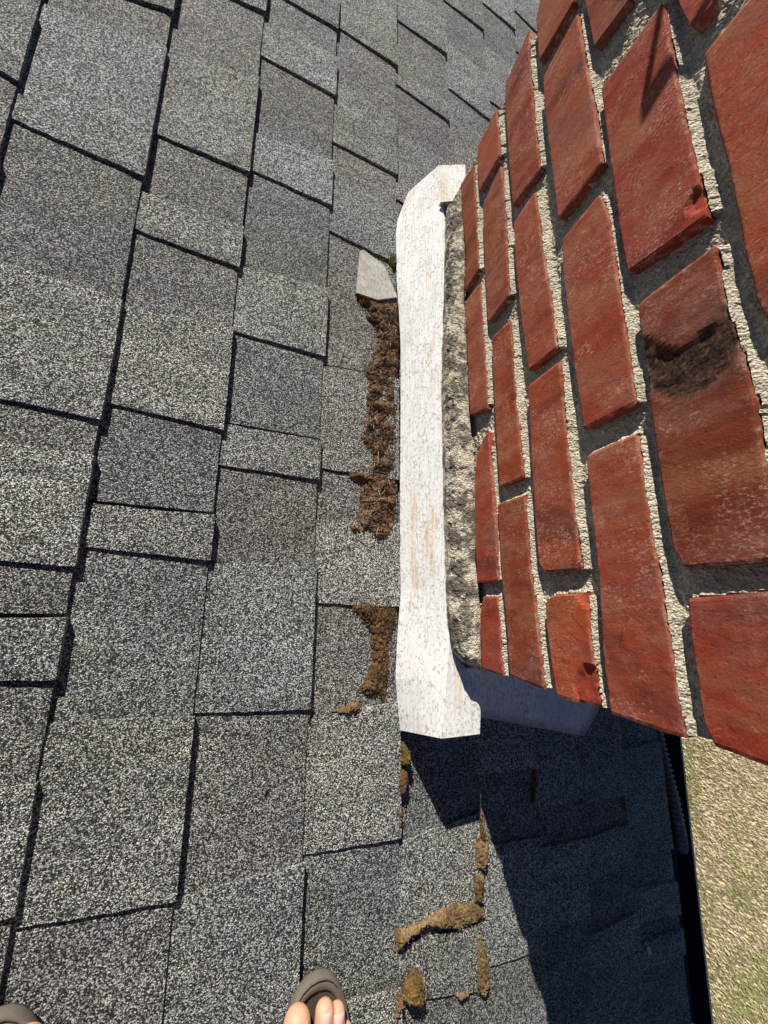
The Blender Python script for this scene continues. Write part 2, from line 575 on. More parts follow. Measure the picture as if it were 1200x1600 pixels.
def course_joints(k):
    out = []
    for kind, a, b in J.get(k, []):
        A, B = roof_px(*a), roof_px(*b)
        sl = (B[1] - A[1]) / (B[0] - A[0]) if abs(B[0] - A[0]) > 1e-4 else 0
        sl = max(-0.35, min(0.35, sl))
        out.append([kind, (A[1] + B[1]) / 2, (A[0] + B[0]) / 2, sl])
    out.sort(key=lambda q: -q[1])
    full = []
    rr = random.Random(k * 13 + 5)
    smid = float(s_line(k, 0.0)) - 0.07
    if not out:
        out = [['d', 0.3 + rr.uniform(-.1, .1), smid, 0]]
    # upwards to the far end
    t = out[0][1]
    kind = out[0][0]
    ups = []
    while t < T_HI:
        t += rr.uniform(0.10, 0.24)
        kind = 'd' if kind in 'tT' else 't'
        ups.append([kind, t, smid, rr.uniform(-.03, .03)])
    full = ups[::-1]
    for i, q in enumerate(out):
        if full and full[-1][0] == 'd' and q[0] == 'd':
            t0, t1 = full[-1][1], q[1]
            gap = t0 - t1
            n = max(1, int(round(gap / 0.34)))
            for j in range(n):              # alternate t and d over a long unseen stretch
                a = t0 - gap * j / n
                b = t0 - gap * (j + 1) / n
                full.append(['t', a + (b - a) * rr.uniform(.3, .6), smid, q[3]])
                if j < n - 1:
                    full.append(['d', b, smid, q[3]])
        elif full and full[-1][0] in 'tTb' and q[0] in 'tT':
            full.append(['d', (full[-1][1] + q[1]) / 2, smid, q[3]])
        full.append(q)
    t = full[-1][1]
    kind = full[-1][0]
    while t > T_LO:
        t -= rr.uniform(0.10, 0.22)
        kind = 'd' if kind in 'tTb' else 't'
        full.append([kind, t, smid, rr.uniform(-.05, .05)])
    return full


def shingle_piece(k, q0, q1, raised, rr):
    """one visible piece between joint q0 (upper end, high t) and joint q1; the slab dips under the course above it"""
    s_up = lambda t: s_line(k - 1, t)
    t0, t1 = q0[1], q1[1]
    ext = 0.0 if raised else 0.004
    nv = max(3, int((t0 - t1) / 0.012) + 2)
    nu = 13
    U = np.linspace(-0.16, 1.0, nu)
    Vv = np.linspace(0, 1, nv)
    P = np.zeros((nu, nv, 3))
    uu, vv = np.meshgrid(U, Vv, indexing='ij')
    sa = float(s_up(np.array((t0 + t1) / 2)))
    sb = float(s_line(k, np.array((t0 + t1) / 2)))
    smid = sa + (sb - sa) * uu
    e0x = -0.0024 if q0[0] == 'T' else ext
    e1x = -0.0024 if q1[0] == 'T' else ext
    ta = t0 + e0x + q0[3] * (smid - q0[2])
    tb = t1 - e1x + q1[3] * (smid - q1[2])
    sd = rr.randint(0, 999)
    tt = ta + (tb - ta) * vv
    e0 = np.stack([smid, tt, np.full_like(tt, k * 3.1 + sd)], -1)
    if raised:                              # worn, slightly crooked ends
        j = (fbm(e0, 60, 3, 5) - .5) * 0.0050
        tt = tt + np.where((vv == 0) | (vv == 1), j, 0)
    ss = s_up(tt) + (s_line(k, tt) - s_up(tt)) * uu
    e1 = np.stack([ss * 0, tt, np.full_like(tt, k * 1.7)], -1)
    j = (fbm(e1, 8, 2, 9) - .5) * 0.0026 + (fbm(e1, 150, 2, 4) - .5) * 0.0018
    ss = np.where(uu == 1.0, ss + j + (0.0012 if raised else -0.0012), ss)
    hh = -0.0066 + 0.0066 * uu
    if raised:
        hh = hh + 0.0032 + 0.0018 * uu + (fbm(e0, 9, 2, 2) - .5) * 0.0024 * np.clip(uu, 0, 1)
    hh = hh + (fbm(np.stack([ss, tt, ss * 0], -1), 22, 3, 1) - .5) * 0.0022 * np.clip(uu, 0, 1)
    edge = (np.minimum.reduce([vv, 1 - vv, 1 - uu]) == 0)
    hh = hh - np.where(edge & (uu > 0), 0.0007, 0)
    for idx in range(3):
        P[..., idx] = DS[idx] * ss + DT[idx] * tt + DN[idx] * (hh - H)
    V = list(P.reshape(-1, 3))
    Fc = [tuple(f[::-1]) for f in grid_faces(nu, nv)]
    ring = [(nu - 1) * nv + j for j in range(nv)] + [i * nv for i in range(nu - 1)][::-1]
    ring = [i * nv + nv - 1 for i in range(nu)][:-1] + [(nu - 1) * nv + j for j in range(nv)][::-1] + [i * nv for i in range(nu - 1)][::-1]
    base = len(V)
    for i in ring:
        a, b = i // nv, i % nv
        V.append(P[a, b] - DN * (hh[a, b] + 0.0120))
    for m in range(len(ring) - 1):
        Fc.append((ring[m], ring[m + 1], base + m + 1, base + m))
    V = np.array(V)
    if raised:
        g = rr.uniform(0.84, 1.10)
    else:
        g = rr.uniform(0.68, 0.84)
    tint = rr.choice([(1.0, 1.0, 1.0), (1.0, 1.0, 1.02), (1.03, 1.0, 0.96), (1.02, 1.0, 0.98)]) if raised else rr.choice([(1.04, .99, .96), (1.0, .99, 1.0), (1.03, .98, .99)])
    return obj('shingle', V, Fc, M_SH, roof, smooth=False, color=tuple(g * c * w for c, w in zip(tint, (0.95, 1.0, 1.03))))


# the chimney stands in the roof here: pieces wholly inside it are not laid
CH_X1, CH_Y0, CH_Y1 = 0.86, -0.102, 0.727
for k in range(-1, 11):
    js = course_joints(k)
    rr = random.Random(k * 101 + 3)
    for a, b in zip(js[:-1], js[1:]):
        if k >= 6:
            lo = max(b[1], CH_Y0 + 0.03)
            hi = min(a[1], CH_Y1 - 0.03)
            if a[1] < CH_Y1 - 0.02 and b[1] > CH_Y0 + 0.02 and 0.33 < float(s_line(k - 1, 0.0)) and float(s_line(k, 0.0)) < 0.9:
                continue
        shingle_piece(k, a, b, a[0] in 'tTb', rr)

def inside(poly, x, y):
    c = np.zeros(x.shape, bool)
    n = len(poly)
    for i in range(n):
        (x0, y0), (x1, y1) = poly[i], poly[(i + 1) % n]
        if y0 == y1:
            continue
        cr = ((y0 > y) != (y1 > y)) & (x < (x1 - x0) * (y - y0) / (y1 - y0) + x0)
        c ^= cr
    return c


def seg_dist(poly, x, y):
    d = np.full(x.shape, 9.0)
    n = len(poly)
    for i in range(n):
        a, b = np.array(poly[i]), np.array(poly[(i + 1) % n])
        ab = b - a
        t = np.clip(((x - a[0]) * ab[0] + (y - a[1]) * ab[1]) / (ab @ ab + 1e-12), 0, 1)
        d = np.minimum(d, np.hypot(x - a[0] - t * ab[0], y - a[1] - t * ab[1]))
    return d


# ------------------------------------------------------------------ the chimney
chim = thing('brick_chimney', (0.58, 0.31, -CZ), 'old red brick chimney with sandy recessed mortar rising through the roof', 'chimney')
BRICKS = [
    # (low side, high side) as polylines from the far end to the near end, colour, marks
    dict(l=[(719, 288), (722, 345), (727, 392), (726, 456)], r=[(740, 258), (744, 350), (748, 420)], c=(0.30, .085, .055)),
    dict(l=[(726, 472), (728, 520), (731, 590), (734, 650)], r=[(750, 441), (757, 560), (762, 639)], c=(0.36, .085, .050)),
    dict(l=[(758, 682), (746, 708), (740, 760), (741, 820), (744, 868), (745, 911)], r=[(763, 674), (769, 760), (774, 820), (779, 908)], c=(0.27, .065, .052)),
    dict(l=[(754, 932), (749, 960), (750, 1000), (751, 1045)], r=[(776, 932), (780, 975), (782, 1020), (786, 1057)], c=(0.30, .070, .055)),
    dict(l=[(748, 224), (745, 245), (747, 270), (749, 300)], r=[(777, 168), (776, 185), (780, 215), (780, 243)], c=(0.33, .105, .065)),
    dict(l=[(754, 320), (755, 370), (758, 440), (762, 505)], r=[(782, 258), (787, 300), (792, 404), (796, 461)], c=(0.28, .070, .045)),
    dict(l=[(767, 527), (769, 580), (773, 660), (779, 762)], r=[(797, 500), (801, 570), (808, 660), (817, 746)], c=(0.38, .085, .042)),
    dict(l=[(777, 788), (782, 870), (790, 960), (797, 1056)], r=[(820, 773), (826, 870), (835, 940), (843, 1010), (851, 1078)], c=(0.27, .080, .048)),
    dict(l=[(788, 132), (788, 160), (793, 230), (800, 323)], r=[(826, 44), (827, 95), (834, 187), (843, 263)], c=(0.31, .075, .052)),
    dict(l=[(802, 348), (805, 410), (812, 480), (825, 580)], r=[(836, 298), (846, 383), (862, 477), (870, 544)], c=(0.34, .085, .058)),
    dict(l=[(823, 604), (826, 640), (829, 720), (838, 850), (841, 880), (850, 894)], r=[(873, 563), (880, 642), (893, 770), (902, 850), (908, 891)], c=(0.37, .085, .042)),
    dict(l=[(862, 930), (851, 942), (853, 980), (861, 1040), (869, 1089)], r=[(917, 925), (920, 990), (928, 1050), (938, 1108)], c=(0.38, .115, .060), marks=[('chip', 0.98, 0.95, .030), ('chip', .95, .03, .014)]),
    dict(l=[(846, -14), (837, 30), (842, 98)], r=[(905, -60), (900, -30), (896, 3)], c=(0.34, .105, .072)),
    dict(l=[(849, 121), (852, 170), (861, 255), (873, 343)], r=[(903, 20), (912, 80), (926, 155), (941, 254)], c=(0.33, .095, .062)),
    dict(l=[(877, 374), (879, 430), (887, 500), (896, 571), (911, 671)], r=[(936, 302), (950, 337), (962, 430), (980, 540), (993, 630)], c=(0.33, .085, .062)),
    dict(l=[(915, 712), (920, 770), (935, 900), (943, 1040), (954, 1116)], r=[(992, 676), (1005, 750), (1022, 862), (1048, 1020), (1064, 1120), (1074, 1156)], c=(0.31, .062, .042)),
    dict(l=[(905, -65), (912, -10), (929, 75)], r=[(1000, -110), (990, -50), (980, 4)], c=(0.33, .090, .062)),
    dict(l=[(940, 138), (944, 170), (956, 265), (972, 375), (981, 428)], r=[(1036, 3), (1051, 88), (1065, 162), (1085, 250), (1108, 338)], c=(0.29, .070, .055), marks=[('chip', .98, .90, .011)]),
    dict(l=[(997, 474), (1003, 540), (1018, 650), (1035, 760), (1052, 858), (1070, 888)], r=[(1117, 382), (1132, 475), (1157, 550), (1180, 625), (1190, 700), (1222, 876)], c=(0.24, .060, .038), marks=[('burn', .5, .33, .06)]),
    dict(l=[(1074, 934), (1084, 1030), (1100, 1130), (1116, 1166)], r=[(1222, 922), (1240, 1020), (1275, 1225)], c=(0.33, .072, .050)),
    dict(l=[(1000, -115), (1035, -50), (1083, 46)], r=[(1150, -160), (1130, -60), (1113, 10)], c=(0.33, .090, .062)),
    dict(l=[(1098, 84), (1112, 162), (1135, 250), (1160, 375), (1180, 462), (1196, 500)], r=[(1215, -60), (1250, 100), (1300, 300), (1345, 440)], c=(0.36, .078, .046)),
    dict(l=[(1218, 560), (1235, 640), (1262, 760), (1300, 890)], r=[(1360, 500), (1400, 620), (1450, 760), (1500, 880)], c=(0.33, .072, .046)),
    dict(l=[(1300, 930), (1320, 1050), (1350, 1180), (1365, 1245)], r=[(1510, 925), (1540, 1080), (1590, 1300)], c=(0.33, .072, .046)),
]


def resample(pl, n, w=None):
    pl = np.array(pl, float)
    dd = np.r_[0, np.cumsum(np.linalg.norm(np.diff(pl, axis=0), axis=1))]
    x = (np.linspace(0, 1, n) if w is None else w) * dd[-1]
    return np.stack([np.interp(x, dd, pl[:, i]) for i in range(2)], -1)


def brick_mesh(L, Rr, seed, marks=(), depth=0.05, proud=0.0, nu=23, dens=0.0036):
    """L, Rr: (Y, Z) edges of the brick face on the chimney's face plane, far end first"""
    L, Rr = np.array(L), np.array(Rr)
    ln = np.linalg.norm(L[-1] - L[0])
    nv = max(8, int(ln / dens))
    v = np.linspace(0, 1, nv)
    v = 0.5 - 0.5 * np.cos(np.pi * v) * 0.30 - 0.5 * (1 - 2 * v) * 0.70
    A, B = resample(L, nv, v), resample(Rr, nv, v)
    u = np.linspace(0, 1, nu)
    # finer rows by the edges
    u = 0.5 - 0.5 * np.cos(np.pi * u) * 0.60 - 0.5 * (1 - 2 * u) * 0.40
    G = A[None] + (B - A)[None] * u[:, None, None]
    # centre-based edge wear, so that the outline wanders
    Q = np.concatenate([G, np.full(G.shape[:2] + (1,), seed * 1.37)], -1)
    wid = np.linalg.norm(B - A, axis=1).mean()
    du = np.minimum(u, 1 - u)[:, None] * wid
    dv = np.minimum(v, 1 - v)[None] * ln
    dedge = np.minimum(du, dv + 0 * du)
    wear = (fbm(Q, 90, 3, 3) - .5)
    fall = np.exp(-dedge / 0.004)
    cen = G.mean((0, 1))
    sgn_u = np.where(u[:, None] < .5, -1, 1)
    sgn_v = np.where(v[None] < .5, -1, 1)
    dirv = (A[0] - A[-1]) / (np.linalg.norm(A[0] - A[-1]) + 1e-9)
    diru = ((B - A) / (np.linalg.norm(B - A, axis=1)[:, None] + 1e-9)).mean(0)
    offu = (wear * 0.0016) * np.exp(-du / .004) * sgn_u
    offv = (wear * 0.0016) * np.exp(-(dv + 0 * du) / .004) * sgn_v
    # rounded corners
    cr = np.exp(-(du + dv) / 0.0035)
    offu = offu - sgn_u * cr * 0.0008
    offv = offv - sgn_v * cr * 0.0008
    G = G + offu[..., None] * diru - offv[..., None] * dirv
    drop = 0.0008 * np.clip(1 - dedge / 0.0020, 0, 1) ** 2
    drop = drop + (fbm(Q, 25, 2, 8) - .5) * 0.0005 + (fbm(Q, 160, 2, 6) - .5) * 0.0006 - proud
    mark = np.zeros(G.shape[:2] + (3,))
    mark[..., 2] = np.clip(1 - dedge / 0.004, 0, 1)
    for kind, mu, mv, rad in marks:
        c = A[int(mv * (nv - 1))] + (B - A)[int(mv * (nv - 1))] * mu
        dist = np.linalg.norm(G - c, axis=-1)
        if kind == 'chip':
            m = np.clip((rad - dist - (fbm(Q, 70, 2, 2) - .5) * rad * .5) / 0.004, 0, 1)
            drop = drop + m * (0.0018 + 0.0034 * fbm(Q, 120, 3, 4))
            mark[..., 1] = np.maximum(mark[..., 1], m)
        else:
            along = np.abs((G - c) @ dirv - (fbm(Q, 24, 3, 2) - .5) * 0.030 - 0.016 * (u[:, None] - .5) ** 2 * 4 + 0.008)
            m = np.clip((0.026 - along) / 0.009, 0, 1) * np.clip((1.25 - u[:, None] * 1.0) / .3, 0, 1)
            drop = drop + m * (0.0002 + 0.0050 * fbm(Q, 110, 3, 5))
            mark[..., 0] = np.maximum(mark[..., 0], np.clip((0.046 - along) / 0.028, 0, 1) ** 1.5 * (0.45 + .55 * m))
    X = XF + drop
    P = np.stack([X, G[..., 0], G[..., 1]], -1)
    V = list(P.reshape(-1, 3))
    Fc = grid_faces(nu, nv)
    ring = [j for j in range(nv)] + [i * nv + nv - 1 for i in range(1, nu)] + [(nu - 1) * nv + j for j in range(nv - 2, -1, -1)] + [i * nv for i in range(nu - 2, 0, -1)]
    base = len(V)
    for i in ring:
        a, b = i // nv, i % nv
        p = P[a, b].copy()
        p[0] = XF + depth
        V.append(p)
    n = len(ring)
    for m in range(n):
        Fc.append((ring[m], ring[(m + 1) % n], base + (m + 1) % n, base + m))
    Fc.append(tuple(base + m for m in range(n)))
    mk = np.concatenate([mark.reshape(-1, 3), np.zeros((n, 3))])
    return np.array(V), [f[::-1] for f in Fc], mk


for i, b in enumerate(BRICKS):
    L = [face_px(*q) for q in b['l']]
    Rr = [face_px(*q) for q in b['r']]
    V, Fc, mk = brick_mesh(L, Rr, i + 1, b.get('marks', ()), depth=0.095, proud=random.uniform(-.0008, .0014))
    br = random.Random(i * 7 + 1)
    f0, f1 = br.uniform(.80, 1.14), br.uniform(.80, 1.30)
    obj('brick', V, Fc, M_BR, chim, smooth=False, color=(b['c'][0] * f0, b['c'][1] * f0 * f1, b['c'][2] * f0 * f1), attr=mk)

# the courses above and below the frame, and the other three sides, in plain bricks
zc = [-0.595 + 0.067 * i for i in range(0, 14)]


def plain_brick(a, b):
    mb = MB()
    mb.box(a, b)
    V = np.array(mb.v)
    g = random.uniform(.85, 1.1)
    obj('brick', V, mb.f, M_BR, chim, color=(0.33 * g, .080 * g, .052 * g), attr=np.zeros((len(V), 3)))


for i in range(14):
    z0 = -0.06 + 0.067 * (i - 8)
    z1 = z0 + 0.056
    off = 0.118 if i % 2 else 0.0
    if i >= 8:
        y = CH_Y0 - off
        while y < CH_Y1 - 0.03:
            a, b2 = max(y, CH_Y0), min(y + 0.225, CH_Y1)
            if b2 - a > 0.03:
                plain_brick((XF, a, z0), (XF + 0.095, b2, z1))
            y += 0.237
    for side in (0, 1):
        x = XF + 0.106 - off
        while x < CH_X1 - 0.02:
            a, b2 = max(x, XF + 0.106), min(x + 0.225, CH_X1 - 0.01)
            if b2 - a > 0.03:
                if side == 0:
                    plain_brick((a, CH_Y0, z0), (b2, CH_Y0 + 0.09, z1))
                else:
                    plain_brick((a, CH_Y1 - 0.09, z0), (b2, CH_Y1, z1))
            x += 0.237
    y = CH_Y0 + 0.1 - off
    while y < CH_Y1 - 0.12:
        a, b2 = max(y, CH_Y0 + 0.1), min(y + 0.225, CH_Y1 - 0.1)
        if b2 - a > 0.03:
            plain_brick((CH_X1 - 0.09, a, z0), (CH_X1, b2, z1))
        y += 0.237
for bi in (12, 16, 20):                     # fill the courses out to the far corner, above the frame
    b = BRICKS[bi]
    Lz = np.array([face_px(*q) for q in b['l']])
    Rz = np.array([face_px(*q) for q in b['r']])
    y = max(Lz[:, 0].max(), Rz[:, 0].max()) + 0.011
    while y < CH_Y1 - 0.03:
        y1 = CH_Y1 if CH_Y1 - y < 0.27 else y + 0.225
        plain_brick((XF, y, Lz[:, 1].mean()), (XF + 0.095, y1, Rz[:, 1].mean()))
        y = y1 + 0.011
core = MB()
core.box((XF + 0.014, CH_Y0 + 0.007, -CZ), (CH_X1 - 0.006, CH_Y1 - 0.007, -0.06 + 0.067 * 6 - 0.008))
core.build('mortar_core', M_MO, chim)

# mortar of the face: a sandy uneven sheet a few millimetres behind the bricks
MS = 0.0017
ys = np.arange(CH_Y0 + 0.0045, CH_Y1 - 0.004, MS)
zs = np.arange(-0.50, 0.02, MS)
yy, zz = np.meshgrid(ys, zs, indexing='ij')
cov = np.zeros(yy.shape, bool)
for b in BRICKS:
    po = [tuple(face_px(*q)) for q in b['l']] + [tuple(face_px(*q)) for q in b['r']][::-1]
    cov |= inside(po, yy, zz)
# weathered joints: nearly flush on top of the brick below, raked out under the brick above


def runs(cv, axis):
    cv = cv if axis == 1 else cv.T
    out = np.full(cv.shape, 0.5)
    run = np.full(cv.shape[0], 0.5)
    ln = np.zeros(cv.shape[0])
    for b in range(cv.shape[1]):
        c = cv[:, b]
        run = np.where(c, 0.0, run + MS)
        new = (~c) & (ln > 0)
        run = np.where(new & (ln < (0.030 if axis == 1 else 0.05)), 0.5, run)
        ln = np.where(c, ln + MS, 0)
        out[:, b] = run
    return out if axis == 1 else out.T


below = runs(cov, 1)
side = runs(cov, 0)
Q = np.stack([yy, zz, yy * 0 + 3.3], -1)
wv = fbm(Q, 20, 2, 11)
rec = np.minimum(np.minimum(0.0016 + np.maximum(below - 0.001, 0) * 1.25, 0.0034 + side * 0.95), 0.0098)
rec = rec + (wv - .5) * 0.0055 + (fbm(Q, 300, 3, 12) - .5) * 0.0052
rec = np.where(cov, 0.0095, np.maximum(rec, 0.0008))
P = np.stack([XF + rec, yy, zz], -1)
nu, nv = yy.shape
V = P.reshape(-1, 3)
Fc = [f[::-1] for f in grid_faces(nu, nv)]
rim = [i * nv for i in range(nu)] + [(nu - 1) * nv + j for j in range(1, nv)] + [i * nv + nv - 1 for i in range(nu - 2, -1, -1)] + [j for j in range(nv - 2, 0, -1)]
back = V[rim].copy()
back[:, 0] = XF + 0.02
b0 = len(V)
V = np.concatenate([V, back])
n = len(rim)
Fc += [(rim[m], rim[(m + 1) % n], b0 + (m + 1) % n, b0 + m) for m in range(n)]
obj('mortar_joints', V, Fc, M_MO, chim)

# mortar fillet bedded on the flashing
LF = [(690, 316), (699, 322), (697, 420), (694, 600), (696, 700), (699, 850), (704, 980), (709, 1014), (722, 1032), (745, 1046)]
RF = [(722, 312), (722, 340), (727, 395), (725, 470), (733, 650), (741, 720), (743, 880), (749, 940), (751, 1010), (752, 1047)]
NVF = 380
A = resample(LF, NVF)
B = resample(RF, NVF)
nuf = 30
Pf = np.zeros((nuf, NVF, 3))
vv = np.linspace(0, 1, NVF)
for j in range(NVF):
    a = level_px(A[j, 0] - 2, A[j, 1], -0.4870)
    yb, zb = face_px(B[j, 0], B[j, 1], XF - 0.001)
    b = np.array([XF - 0.001, yb, zb])
    for i in range(nuf):
        u = i / (nuf - 1)
        p = a + (b - a) * u
        bul = math.sin(math.pi * min(1, u * 1.0)) ** .7 * 0.014 * min(1, j / 12, (NVF - 1 - j) / 12)
        Pf[i, j] = p + np.array([-0.75, 0, 0.66]) * bul
nn = (fbm(Pf, 55, 3, 21) - .5) * 0.011 + (fbm(Pf, 240, 3, 22) - .5) * 0.0052
mask = np.sin(np.pi * np.clip(np.linspace(0, 1, nuf), 0.02, 0.98))[:, None] ** .5
nn = nn * np.minimum(1, np.minimum(np.arange(NVF), NVF - 1 - np.arange(NVF)) / 8)[None]
Pf += (nn * mask)[..., None] * np.array([-0.75, 0, 0.66])
V = list(Pf.reshape(-1, 3))
Fc = [f for f in grid_faces(nuf, NVF)]
b0 = len(V)
for j in range(NVF):                        # a body behind the surface
    V.append(np.array([Pf[0, j, 0] + 0.0005, Pf[0, j, 1], -0.494]))
for j in range(NVF - 1):
    Fc.append((j, j + 1, b0 + j + 1, b0 + j))
for j in (0, NVF - 1):
    for i in range(nuf - 1):
        t3 = (i * NVF + j, (i + 1) * NVF + j, b0 + j)
        Fc.append(t3 if j else t3[::-1])
obj('mortar_fillet', np.array(V), Fc, M_FI, chim)
# yellow lichen spots on the fillet

# ------------------------------------------------------------------ the white flashing on the uphill side
flash = thing('chimney_flashing', (0.25, 0.3, -0.585), 'long white flaking metal flashing strip along the foot of the chimney', 'flashing')
FOOT = [(621, 344), (618, 365), (620, 440), (623, 480), (626, 540), (626, 640), (625, 760), (625, 860), (626, 930), (621, 990), (618, 1060), (622, 1110), (625, 1141)]
FOLD = [(686, 258), (692, 300), (694, 420), (693, 560), (694, 680), (697, 800), (700, 920), (702, 1000), (698, 1060), (694, 1110), (690, 1154)]
NF = 60
fo = resample(FOOT, NF)
fd = resample(FOLD, NF)
foot = np.array([(lambda st: rp(st[0], st[1], 0.004))(roof_px(x, y, 0.004)) for x, y in fo])
fold = np.array([level_px(x, y, -0.490) for x, y in fd])
cut = plane_px(638, 299, foot[0], fold[0], fold[-1])        # the clipped upper corner
rows = [foot]
nr = 8
for r in range(1, nr + 1):
    rows.append(foot + (fold - foot) * r / nr)
S = np.array(rows)
# bend the upper end out to the clipped corner
for r in range(1, nr):
    u = r / nr
    u0 = np.linalg.norm(cut - foot[0]) / np.linalg.norm(fold[0] - foot[0])
    e = foot[0] + (cut - foot[0]) * min(1, u / u0) if u < u0 else cut + (fold[0] - cut) * (u - u0) / (1 - u0)
    dlt = e - S[r, 0]
    for j in range(NF):
        S[r, j] += dlt * max(0, 1 - j / 1.0)
wob = (fbm(S, 14, 2, 31) - .5) * 0.0014
S[..., 0] -= wob * np.sin(np.pi * np.linspace(0, 1, nr + 1))[:, None]
V = list(S.reshape(-1, 3))
Fc = [f[::-1] for f in grid_faces(nr + 1, NF)]
m = MB()
m.add(V, Fc)
b0 = len(m.v)
m.add([v + np.array([0.0016, 0, -0.0004]) for v in V], [f[::-1] for f in Fc])
nn_ = len(V)
ring = [j for j in range(NF)] + [r * NF + NF - 1 for r in range(1, nr + 1)] + [nr * NF + j for j in range(NF - 2, -1, -1)] + [r * NF for r in range(nr - 1, 0, -1)]
m.f += [(ring[a], ring[(a + 1) % len(ring)], nn_ + ring[(a + 1) % len(ring)], nn_ + ring[a]) for a in range(len(ring))]
m.build('apron', M_PA, flash)
# the ledge behind the fold; bare tongues at both ends, the mortar fillet lies on the rest
led = MB()
BACK = [(727, 257), (727, 275), (727, 300), (727, 320), (726, 420), (726, 560), (728, 700), (730, 850), (728, 960), (716, 1012), (722, 1036), (738, 1060), (746, 1062), (750, 1078), (751, 1110), (750, 1147)]
bk = resample(BACK, NF)
back = []
for (x, y), f in zip(bk, fold):
    # the ledge falls a little towards the chimney
    back.append(level_px(x, y, -0.4955))
back = np.array(back)
nb = 6
SL = np.array([fold + (back - fold) * r / nb for r in range(nb + 1)])
SL[..., 2] += (fbm(SL, 20, 2, 33) - .5) * 0.003 * np.linspace(0, 1, nb + 1)[:, None]
V = list(SL.reshape(-1, 3))
Fc = [f[::-1] for f in grid_faces(nb + 1, NF)]
led.add(V, Fc)
led.add([v - np.array([0, 0, 0.0016]) for v in V], [f[::-1] for f in Fc])
n0 = len(V)
ring = [j for j in range(NF)] + [r * NF + NF - 1 for r in range(1, nb + 1)] + [nb * NF + j for j in range(NF - 2, -1, -1)] + [r * NF for r in range(nb - 1, 0, -1)]
led.f += [(ring[a], ring[(a + 1) % len(ring)], n0 + ring[(a + 1) % len(ring)], n0 + ring[a]) for a in range(len(ring))]
led.build('ledge', M_PA, flash)

# the loose side flashing, shaded by the chimney
sf = thing('side_flashing', (0.42, -0.14, -0.60), 'bent white side flashing sticking out in the shade at the chimney corner', 'flashing')
o1 = level_px(722, 1116, -0.548)
o2 = level_px(912, 1150, -0.572)
i2 = level_px(935, 1110, -0.576)
i3 = level_px(972, 1046, -0.582)
i1 = np.array([0.285, -0.085, -0.538])
nsx, nsy = 14, 7
G = np.zeros((nsx, nsy, 3))
for a in range(nsx):
    for b in range(nsy):
        u, v = a / (nsx - 1), b / (nsy - 1)
        e = i2 * (v / .5) + o2 * (1 - v / .5) if v < .5 else i3 * ((v - .5) / .5) + i2 * (1 - (v - .5) / .5)
        G[a, b] = (o1 + (i1 - o1) * v) * (1 - u) + e * u
G[..., 2] += (fbm(G, 16, 2, 41) - .5) * 0.008
V = list(G.reshape(-1, 3))
Fc = [f for f in grid_faces(nsx, nsy)]
m = MB()
m.add(V, Fc)
m.add([v - np.array([0, 0, 0.0018]) for v in V], [f[::-1] for f in Fc])
n0 = len(V)
ring = [a * nsy for a in range(nsx)] + [(nsx - 1) * nsy + b for b in range(1, nsy)] + [a * nsy + nsy - 1 for a in range(nsx - 2, -1, -1)] + [b for b in range(nsy - 2, 0, -1)]
m.f += [(ring[a], ring[(a + 1) % len(ring)], n0 + ring[(a + 1) % len(ring)], n0 + ring[a]) for a in range(len(ring))]
m.build('flange', M_PA, sf, smooth=True)
up = MB()
up.prism([np.array([0.30, CH_Y0 - 0.0045, -0.542]), np.array([0.60, CH_Y0 - 0.0045, -0.578]), np.array([0.60, CH_Y0 - 0.0045, -0.545]), np.array([0.30, CH_Y0 - 0.0045, -0.50])], np.array([0, 0.0015, 0]))
up.build('upstand', M_PA, sf)

